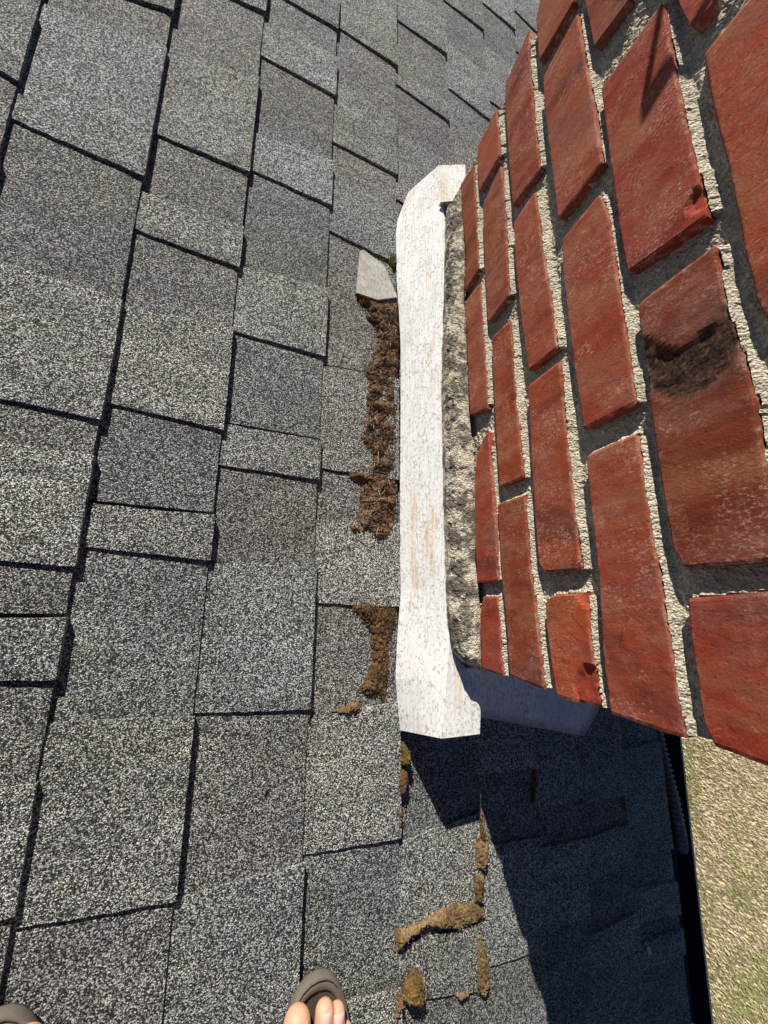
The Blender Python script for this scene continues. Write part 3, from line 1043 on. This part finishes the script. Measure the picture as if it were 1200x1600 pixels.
# ------------------------------------------------------------------ dry moss
def moss(polypx, hmax, color, label, seed, base=-0.003, step=0.0014, lump=1.0, cat='moss', soft=0.006):
    poly = [roof_px(x, y, hmax * .4) for x, y in polypx]
    xs = np.array(poly)
    s = np.arange(xs[:, 0].min() - .004, xs[:, 0].max() + .004, step)
    t = np.arange(xs[:, 1].min() - .004, xs[:, 1].max() + .004, step)
    S, T = np.meshgrid(s, t, indexing='ij')
    Q = np.stack([S, T, S * 0 + seed], -1)
    Sw = S + (fbm(Q, 120, 2, 1) - .5) * 0.006
    Tw = T + (fbm(Q, 120, 2, 2) - .5) * 0.006
    ins = inside(poly, Sw, Tw)
    dist = seg_dist(poly, Sw, Tw)
    prof = 1 - np.exp(-dist / soft)
    lum = vnoise(Q, 75, 3)
    h = hmax * prof * (1 - 0.65 * lump + 1.3 * lump * lum) + (fbm(Q, 330, 3, 4) - .5) * 0.0062 + 0.0006
    crack = np.abs(vnoise(Q, 60, 9) - .5)
    h = h - hmax * 0.55 * np.exp(-(crack / 0.035) ** 2) * lump
    h = np.where(ins, np.maximum(h, 0.0006), -0.002)
    Sj = S + (RNG.random(S.shape) - .5) * step * .7
    Tj = T + (RNG.random(S.shape) - .5) * step * .7
    idx = -np.ones(S.shape, int)
    nu, nv = S.shape
    use = np.zeros_like(ins)
    use[:-1, :-1] |= ins[:-1, :-1] | ins[1:, :-1] | ins[:-1, 1:] | ins[1:, 1:]
    fa = []
    V = []
    for i in range(nu - 1):
        for j in range(nv - 1):
            if use[i, j]:
                q = []
                for a, b in ((i, j), (i + 1, j), (i + 1, j + 1), (i, j + 1)):
                    if idx[a, b] < 0:
                        idx[a, b] = len(V)
                        V.append(rp(Sj[a, b], Tj[a, b], base + h[a, b]))
                    q.append(idx[a, b])
                fa.append(tuple(q))
    # crumbs strewn at its edge
    Vb = list(V)
    rr = random.Random(seed)
    nst = int(14 + len(V) / 28)
    for q_ in range(nst + len(V) // 7):
        k = rr.randrange(len(V))
        w_ = .0085 if q_ < nst else .0006
        c = V[k] + np.array([rr.gauss(0, w_), rr.gauss(0, w_), 0.0007])
        r = rr.uniform(.0005, .0016)
        b0 = len(Vb)
        for dx, dy, dz in ((1, 0, 0), (-.5, .8, 0), (-.5, -.8, 0), (0, 0, 1.2), (0, 0, -1)):
            Vb.append(c + np.array([dx, dy, dz]) * r * rr.uniform(.7, 1.3))
        fa += [(b0, b0 + 1, b0 + 3), (b0 + 1, b0 + 2, b0 + 3), (b0 + 2, b0, b0 + 3), (b0 + 1, b0, b0 + 4), (b0 + 2, b0 + 1, b0 + 4), (b0, b0 + 2, b0 + 4)]
    o = obj('moss_clump', np.array(Vb), fa, M_MS, None, color=color)
    return tag(o, label, cat, 'dry moss lying in the shingle joints and along the flashing')


BRN, DRK, TAN, OLV = (0.215, 0.140, 0.090), (0.095, 0.052, 0.030), (0.30, 0.215, 0.115), (0.20, 0.145, 0.055)
mstrip = moss([(578, 468), (600, 470), (625, 474), (627, 520), (625, 560), (623, 640), (622, 700), (622, 760), (620, 800), (616, 845), (595, 850), (580, 838), (556, 830), (562, 800), (567, 760),
               (579, 720), (566, 690), (568, 640), (574, 600), (568, 582), (580, 560), (590, 530), (586, 505), (574, 495)], 0.0080, BRN,
              'long crumbly brown moss strip along the left edge of the white flashing', 11)
moss([(557, 456), (575, 458), (583, 470), (582, 476), (566, 474)], 0.010, (0.17, .085, .035), 'small rust brown moss lump at the tip of the pale wood shim', 12, lump=.5)
moss([(578, 486), (590, 490), (598, 506), (590, 508), (580, 497)], 0.009, (0.22, .10, .045), 'reddish brown moss lump below the shim, left of the flashing strip of moss', 13, lump=.4)
moss([(604, 402), (612, 393), (622, 392), (622, 418), (612, 416)], 0.011, OLV, 'olive moss tuft between the pale wood shim and the flashing', 14, lump=.5)
moss([(547, 738), (560, 733), (580, 742), (590, 746), (588, 752), (572, 752), (552, 746)], 0.012, (0.24, .13, .05), 'orange brown moss lump with a black hollow, halfway along the flashing', 15, lump=.4)
moss([(545, 824), (556, 818), (567, 822), (566, 831), (553, 834)], 0.010, (0.20, .11, .045), 'small moss lump left of the lower end of the long moss strip', 16, lump=.4)
moss([(552, 944), (575, 939), (612, 943), (622, 950), (618, 975), (610, 1000), (610, 1040), (606, 1090), (598, 1100), (590, 1085), (575, 1090), (563, 1085), (572, 1060), (585, 1035),
      (580, 1000), (583, 992), (570, 975), (563, 957), (553, 955)], 0.008, (0.185, .115, .060), 'flat tan moss patch under the joint beside the lower flashing', 17, lump=.5)
moss([(520, 1117), (545, 1104), (548, 1096), (563, 1098), (566, 1110), (556, 1121), (540, 1119)], 0.011, (0.31, .20, .10), 'pale tan moss lump lying alone near the flashing foot', 18, lump=.4)
moss([(626, 1162), (634, 1162), (641, 1175), (641, 1190), (632, 1198), (626, 1190)], 0.016, OLV, 'yellowish moss plug just under the cut end of the flashing', 19, lump=.3, base=.0015, soft=.0032)
moss([(626, 1206), (637, 1203), (638, 1222), (632, 1238), (624, 1245), (623, 1228)], 0.014, (0.23, .14, .085), 'tan moss plug in the joint, second below the flashing end', 20, lump=.3, base=.0015, soft=.0032)
moss([(623, 1262), (628, 1260), (629, 1285), (624, 1297), (621, 1290)], 0.010, (0.27, .18, .11), 'narrow pale moss sliver in the joint, third below the flashing end', 21, lump=.3, base=.0015, soft=.0032)
moss([(748, 1256), (754, 1285), (759, 1310), (757, 1316), (748, 1308)], 0.009, (0.24, .14, .065), 'moss wedge at the tip of the sunny gap in the chimney shadow', 22, lump=.4, base=.0015, soft=.0032)
moss([(741, 1306), (752, 1310), (762, 1318), (761, 1340), (757, 1362), (745, 1358), (741, 1335)], 0.009, TAN, 'smooth tan moss block at the edge of the chimney shadow', 23, lump=.2, base=.0015, soft=.0032)
moss([(741, 1366), (756, 1366), (756, 1385), (754, 1408), (742, 1410), (740, 1388)], 0.009, (0.24, .155, .085), 'grey tan moss block in the joint above the curved moss bank', 24, lump=.3, base=.0015, soft=.0032)
moss([(619, 1456), (640, 1452), (655, 1449), (664, 1441), (672, 1435), (690, 1421), (715, 1412), (738, 1410), (753, 1414), (757, 1428), (749, 1438), (735, 1447), (715, 1452), (695, 1453), (680, 1450), (668, 1447), (655, 1455), (640, 1469), (621, 1487)],
     0.0085, TAN, 'long curved tan moss bank across the sunlit shingle joint', 25, lump=.4, base=.0005, soft=.0045)
moss([(744, 1458), (750, 1462), (758, 1485), (764, 1510), (764, 1535), (758, 1555), (748, 1556), (743, 1540), (744, 1500)], 0.009, TAN, 'long tan moss roll in the joint beside the chimney shadow', 26, lump=.25, base=.0015, soft=.0032)
moss([(648, 1522), (660, 1524), (664, 1548), (656, 1566), (642, 1572), (633, 1566), (634, 1545)], 0.016, (0.25, .165, .065), 'oval olive tan moss pad on the sunlit shingle near the bottom', 27, lump=.2, base=.0015, soft=.0032)
moss([(620, 1545), (627, 1548), (630, 1570), (622, 1592), (617, 1590)], 0.008, (0.27, .19, .11), 'crumbling moss sliver left of the oval moss pad', 28, lump=.4, base=.0015, soft=.0032)
moss([(713, 1555), (725, 1548), (735, 1547), (728, 1560), (718, 1562)], 0.008, (0.30, .24, .16), 'small pale moss crumb between the oval pad and the long roll', 29, lump=.3, base=.0015, soft=.0032)
moss([(487, 958), (493, 956), (494, 972), (490, 984), (486, 980)], 0.008, (0.23, .14, .085), 'tiny moss plug in the joint left of the tan patch', 30, lump=.3)
moss([(480, 1118), (486, 1116), (488, 1128), (483, 1134)], 0.008, (0.22, .14, .09), 'tiny moss plug in the joint left of the lone moss lump', 31, lump=.3)
moss([(832, 1165), (840, 1160), (842, 1230), (838, 1262), (831, 1258)], 0.008, (0.20, .13, .08), 'dark shaded moss line in the joint under the side flashing', 32, lump=.4)
moss([(905, 1165), (912, 1165), (914, 1255), (910, 1262), (906, 1215)], 0.008, (0.22, .15, .09), 'long shaded moss line between the side flashing and the gutter', 35, lump=.4)
moss([(968, 1170), (973, 1170), (977, 1230), (982, 1268), (976, 1270), (971, 1225)], 0.008, (0.22, .15, .09), 'thin shaded moss line in the last joint before the gutter', 36, lump=.4)

# dry stalks caught in the long moss strip
st = MB()
rr = random.Random(5)
for _ in range(70):
    x, y = rr.uniform(566, 624), rr.uniform(470, 850)
    s0, t0 = roof_px(x, y)
    a = rr.uniform(0, 6.28)
    ln = rr.uniform(.006, .020)
    h = rr.uniform(.006, .013)
    p0 = rp(s0, t0, h)
    p2 = rp(s0 + math.cos(a) * ln, t0 + math.sin(a) * ln, h + rr.uniform(-.004, .006))
    p1 = (p0 + p2) / 2 + np.array([rr.uniform(-.002, .002), rr.uniform(-.002, .002), .003])
    st.tube([p0, p1, p2], [.0004, .0004, .0002], 4)
o = st.build('dry_stalks', M_TW, mstrip)
o['kind'] = 'stuff'

# ------------------------------------------------------------------ small things lying on the roof
SHIM = [(563, 392), (568, 390), (600, 414), (610, 438), (621, 464), (590, 468), (557, 457), (559, 430)]
m = MB()
m.prism([rp(*roof_px(x, y, .0040), .0040) for x, y in SHIM], -DN * 0.0035)
m.f[0], m.f[1] = m.f[0], m.f[1]
tag(m.build('wood_shim', M_WD), 'thin pale grey wood shim lying flat on the shingles left of the flashing', 'shim')


def bit(px, py, ln, r, ang, label, mat, name, cat):
    s0, t0 = roof_px(px, py)
    m = MB()
    c, sn = math.cos(ang), math.sin(ang)
    m.tube([rp(s0 - c * ln / 2, t0 - sn * ln / 2, .0065), rp(s0, t0 + .001, .008), rp(s0 + c * ln / 2, t0 + sn * ln / 2, .0065)], [r * .6, r, r * .4], 6)
    tag(m.build(name, mat), label, cat)


bit(457, 437, .010, .0011, -.35, 'short pale twig lying on the shingle left of the wood shim', M_TW, 'twig', 'twig')
bit(463, 427, .005, .0006, 1.9, 'tiny pale splinter beside the short twig left of the wood shim', M_TW, 'twig', 'twig')
bit(364, 116, .012, .0012, -.5, 'dark brown twig lying on the upper shingles', M_MT, 'twig', 'twig')
bit(410, 1221, .006, .0013, .9, 'small tan crumb lying on the dark lower shingle', M_TW, 'bark_crumb', 'crumb')
s0, t0 = roof_px(1010, 1483)
m = MB()
for i in range(5):
    pass
m.tube([rp(s0, t0 - .006, .0035), rp(s0, t0 - .003, .005), rp(s0, t0 + .003, .005), rp(s0, t0 + .006, .0035)], [.001, .003, .003, .001], 7)
tag(m.build('pebble', M_ST), 'small pale pebble on the shaded shingle near the gutter', 'pebble')

# ------------------------------------------------------------------ the gutter and the drain hose in it
LIPA = roof_px(1065, 1155, -0.012)
LIPB = roof_px(1115, 1600, -0.012)


def lip(t, ds=0.0, dh=0.0):
    s = LIPA[0] + (LIPB[0] - LIPA[0]) * (t - LIPA[1]) / (LIPB[1] - LIPA[1])
    return rp(s + ds, t, -0.012) + np.array([0, 0, dh])


gut = thing('eave_gutter', lip(-.4, -.05, -.09), 'dark metal gutter along the shaded eave above the lawn', 'gutter')
prof = [(-0.100, 0.0), (-0.100, -0.085), (-0.028, -0.085), (-0.012, -0.050), (0.0, -0.038), (0.0, 0.0), (-0.008, 0.001), (-0.008, -0.004), (-0.0025, -0.005), (-0.0025, -0.038), (-0.014, -0.048), (-0.030, -0.0825), (-0.0975, -0.0825), (-0.0975, 0.0)]
tA, tB = -1.6, 1.6
n = len(prof)
ts = np.linspace(tA, tB, 9)
V = [lip(t, a, b) for t in ts for a, b in prof]
Fc = []
for i in range(len(ts) - 1):
    for j in range(n):
        Fc.append((i * n + j, (i + 1) * n + j, (i + 1) * n + (j + 1) % n, i * n + (j + 1) % n))
obj('trough', V, Fc, M_GU, gut)
for t in (-1.597, 1.597):
    m = MB()
    m.prism([lip(t, a, b) for a, b in prof[:6]], np.array([0, 0.002, 0]))
    m.build('end_cap', M_GU, gut)

path = [(1018, 1105), (1030, 1160), (1041, 1205), (1051, 1245), (1058, 1280), (1062, 1305), (1064, 1325)]
hs = [-.030, -.026, -.020, -.014, -.012, -.016, -.028]
pp = []
for (x, y), h in zip(path, hs):
    q = roof_px(x, y, h)
    pp.append(rp(q[0], q[1], h))
pp = np.array(pp)
dd = np.r_[0, np.cumsum(np.linalg.norm(np.diff(pp, axis=0), axis=1))]
nr_ = 220
x = np.linspace(0, dd[-1], nr_)
pts = np.stack([np.interp(x, dd, pp[:, i]) for i in range(3)], -1)
rad = [0.0112 + 0.0026 * math.sin(2 * math.pi * q / 0.0105) for q in x]
m = MB()
m.tube(pts, rad, 14)
tag(m.build('drain_hose', M_PI, smooth=True), 'black corrugated drain hose lying in the shaded gutter', 'hose')

# ------------------------------------------------------------------ made-up strap added outside the frame, shaped to throw a shadow on a brick
strap = thing('shadow_caster', (0.25, 0.73, 0.2), 'made-up unseen strap above the frame, added to cast a shadow on the bricks', 'strap')


def caster(pxs, tt):
    out = []
    for x, y in pxs:
        yz = face_px(x, y)
        out.append(np.array([XF, yz[0], yz[1]]) + TO_SUN * tt)
    return out


m = MB()
m.prism(caster([(1036, -20), (1043, -18), (1009, 178), (1003, 190), (1001, 172)], 0.36), np.array([-0.0012, 0, 0]))
m.build('shadow_prong', M_MT, strap)
m = MB()
m.prism(caster([(1052, 84), (1062, 104), (1012, 186), (1004, 196), (1002, 166), (1026, 122)], 0.36), np.array([-0.0012, 0.001, 0]))
m.build('shadow_prong', M_MT, strap)
c0 = caster([(1040, -18), (1058, 94)], 0.36)
m = MB()
m.tube([c0[0], c0[0] + np.array([0.02, 0.03, 0.12]), np.array([XF + .02, 0.70, 0.335])], .003, 6)
m.tube([c0[1], c0[1] + np.array([0.012, 0.03, 0.10]), np.array([XF + .03, 0.70, 0.335])], .003, 6)
m.build('caster_stems', M_MT, strap)

# ------------------------------------------------------------------ the photographer's feet
per = thing('person', rp(0.05, -0.62, 0.0), 'person standing on the shingles in brown sandals, toes at the lower frame edge', 'person')


def outline(mid, length, width, toe_flat, mirror, n=40):
    """sandal outline: toe at +t"""
    out = []
    for i in range(n):
        a = 2 * math.pi * i / n
        c, s = math.cos(a), math.sin(a)
        x = width / 2 * (abs(c) ** 0.85) * (1 if c > 0 else -1)
        y = length / 2 * (abs(s) ** 0.9) * (1 if s > 0 else -1)
        x *= 1 - 0.16 * max(0, -y / (length / 2))
        x += mirror * 0.001 * max(0, y / (length / 2)) ** 2
        out.append((mid[0] + x, mid[1] + y))
    return out


def foot_and_sandal(tip, mirror, ang):
    """tip: s,t of the sandal's toe; mirror +1 right foot (big toe on the left), -1 left foot"""
    ca, sa = math.cos(ang), math.sin(ang)

    def L(x, y, z):                         # x across (outwards +), y forward of the toe tip, z up
        xx = x * mirror
        return rp(tip[0] + xx * ca - y * sa, tip[1] + xx * sa + y * ca, 0.004 + z)
    sand = None
    ol = outline((0, -0.140), 0.280, 0.100, 0, -1)
    rim_o = [L(x, y, 0) for x, y in ol]
    m = MB()
    n = len(ol)
    cx0, cy0 = 0, -0.140
    rings = [(1.0, 0.000), (1.006, 0.003), (1.006, 0.008), (0.998, 0.0115), (0.985, 0.0128), (0.970, 0.0124), (0.964, 0.0100), (0.958, 0.0112), (0.94, 0.0116), (0.905, 0.0112), (0.895, 0.0098), (0.885, 0.0080)]
    V = []
    for sc, z in rings:
        for x, y in ol:
            V.append(L(cx0 + (x - cx0) * sc, cy0 + (y - cy0) * sc, z))
    Fc = []
    for r in range(len(rings) - 1):
        for i in range(n):
            Fc.append((r * n + i, r * n + (i + 1) % n, (r + 1) * n + (i + 1) % n, (r + 1) * n + i))
    Fc.append(tuple(range(n - 1, -1, -1)))
    m.add(V, Fc)
    sole = m.build('sandal', M_SO, per, smooth=True)
    f = MB()
    V = []
    for sc, z in ((0.89, .0080), (0.75, .0074), (0.60, .0072), (0.35, .0070)):
        for x, y in ol:
            V.append(L(cx0 + (x - cx0) * sc, cy0 + (y - cy0) * sc, z))
    Fc = []
    for r in range(3):
        for i in range(n):
            Fc.append((r * n + i, r * n + (i + 1) % n, (r + 1) * n + (i + 1) % n, (r + 1) * n + i))
    Fc.append(tuple(3 * n + i for i in range(n)))
    f.add(V, Fc)
    f.build('footbed', M_FB, sole, smooth=True)
    # strap of the sandal over the instep
    sm = MB()
    for sx in (-1, 1):
        pts = [L(-0.010, -0.066, .010), L(-0.010, -0.080, .046), L(sx * 0.018 - .004, -0.112, .068), L(sx * .036, -0.150, .052), L(sx * .046, -0.172, .012)]
        sm.tube(pts, [.004, .005, .006, .006, .005], 8)
    sm.build('strap', M_SO, sole, smooth=True)
    # toes: x, back, tip, radius, height of the middle joint
    toes = [(-.0275, -.080, -.0105, .0165, .026), (.0060, -.092, -.0180, .0118, .027), (.0220, -.096, -.0265, .0108, .026), (.0345, -.108, -.050, .0098, .024), (.0440, -.118, -.068, .0090, .022)]
    return sole, L, toes


def capsule(m, pts, rad, n=14):
    pts = [np.asarray(p, float) for p in pts]
    P, Rr_ = [], []
    d0 = (pts[0] - pts[1]) / np.linalg.norm(pts[0] - pts[1])
    d1 = (pts[-1] - pts[-2]) / np.linalg.norm(pts[-1] - pts[-2])
    for a in (80, 60, 40, 20):
        P.append(pts[0] + d0 * rad[0] * math.sin(math.radians(a)))
        Rr_.append(rad[0] * math.cos(math.radians(a)))
    P += pts
    Rr_ += list(rad)
    for a in (20, 40, 60, 80):
        P.append(pts[-1] + d1 * rad[-1] * math.sin(math.radians(a)))
        Rr_.append(rad[-1] * math.cos(math.radians(a)))
    m.tube(P, Rr_, n)


def foot_mesh(L, toes, parent):
    m = MB()
    capsule(m, [L(0, -0.245, .042), L(0, -0.215, .070), L(0, -0.222, .14), L(0, -0.23, .22), L(0, -0.235, .32), L(0, -0.20, .43), L(0, -.17, .50)], [.034, .040, .036, .043, .056, .052, .056], 20)
    capsule(m, [L(0, -0.235, .046), L(-.002, -0.17, .046), L(0, -0.12, .036)], [.033, .031, .026], 20)
    for x, y0, y1, r, zj in toes:
        capsule(m, [L(x * .35, -0.165, .044), L(x * .80, y0, .030), L(x * .97, y0 * .55 + y1 * .45, zj), L(x, y1 - r * 2.0, .0125 + r * .60), L(x, y1 - r * .95, .0095 + r * .75)], [.024, r * 1.25, r * .98, r * 1.0, r * .95])
    o = m.build('foot_raw', M_SK)
    md = o.modifiers.new('remesh', 'REMESH')
    md.mode = 'VOXEL'
    md.voxel_size = 0.0016
    sm_ = o.modifiers.new('smooth', 'SMOOTH')
    sm_.factor = 0.5
    sm_.iterations = 5
    dg = bpy.context.evaluated_depsgraph_get()
    dg.update()
    m2 = bpy.data.meshes.new_from_object(o.evaluated_get(dg))
    V = np.array([v.co[:] for v in m2.vertices]) + np.array([o.location[0], o.location[1], o.location[2] - CZ])
    Fc = [tuple(p.vertices) for p in m2.polygons]
    me = o.data
    bpy.data.objects.remove(o)
    bpy.data.meshes.remove(me)
    bpy.data.meshes.remove(m2)
    return obj('foot', V, Fc, M_SK, parent, smooth=True)


def toenail(L, x, y1, r, parent):
    m = MB()
    nx, ny = 7, 6
    V = []
    w, ln = r * .62, r * 1.15
    zc_ = .0095 + r * .75
    for i in range(nx):
        for j in range(ny):
            a = (i / (nx - 1) - .5) * 2
            b = j / (ny - 1)
            rx = a * w * (1 - .14 * abs(2 * b - 1) ** 3)
            yy_ = y1 - r * .42 - b * ln
            q = max(0.0, (yy_ - (y1 - r * .95)) / (r * .95))
            top = r * .965 * math.sqrt(max(0.02, 1 - q * q))
            zz_ = zc_ + max(0, -(yy_ - (y1 - r * .95))) * .06 + top * math.sqrt(max(0.05, 1 - (a * .70) ** 2)) + .0007
            V.append(L(x + rx, yy_, zz_))
    m.add(V, grid_faces(nx, ny))
    m.build('toenail', M_NA, parent, smooth=True)


for tip_px, mirror, ang in (((499, 1526), 1, -0.03), ((-14, 1592), -1, 0.05)):
    tip = roof_px(*tip_px, 0.015)
    sole, L, toes = foot_and_sandal(tip, mirror, ang)
    fo_ = foot_mesh(L, toes, per)
    for x, y0, y1, r, zj in toes:
        toenail(L, x, y1, r, fo_)

# ------------------------------------------------------------------ the lawn
NB = 90000
rg = np.random.default_rng(12)
bx = rg.uniform(3.2, 7.4, NB)
by = rg.uniform(-5.6, -0.4, NB)
P0 = np.stack([bx, by, np.full(NB, -CZ)], -1)
ang = rg.uniform(0, 6.283, NB)
tilt = rg.uniform(0.15, 1.1, NB)
ln = rg.uniform(0.012, 0.045, NB)
wd = rg.uniform(0.003, 0.008, NB)
side = np.stack([-np.sin(ang), np.cos(ang), np.zeros(NB)], -1) * wd[:, None]
tipv = np.stack([np.cos(ang) * np.sin(tilt), np.sin(ang) * np.sin(tilt), np.cos(tilt)], -1) * ln[:, None]
Vg = np.empty((NB, 3, 3))
Vg[:, 0] = P0 - side
Vg[:, 1] = P0 + side
Vg[:, 2] = P0 + tipv
gmask = fbm(np.stack([bx, by, bx * 0], -1), 1.1, 4, 5) * 1.3 - .12 + 0.15 * (4.95 - bx) - 0.15 * (by + 2.75)
green = rg.random(NB) < np.clip((gmask - 0.41) * 3.4, 0.04, 0.85)
col = np.where(green[:, None], np.array([0.30, 0.315, 0.115]), np.array([0.62, 0.50, 0.34])) * rg.uniform(.75, 1.2, NB)[:, None]
o = obj('lawn_grass', Vg.reshape(-1, 3), np.arange(NB * 3).reshape(-1, 3), M_GR, None, attr=np.repeat(col, 3, 0))
tag(o, 'dry patchy lawn grass below the eave', 'grass', kind='stuff')
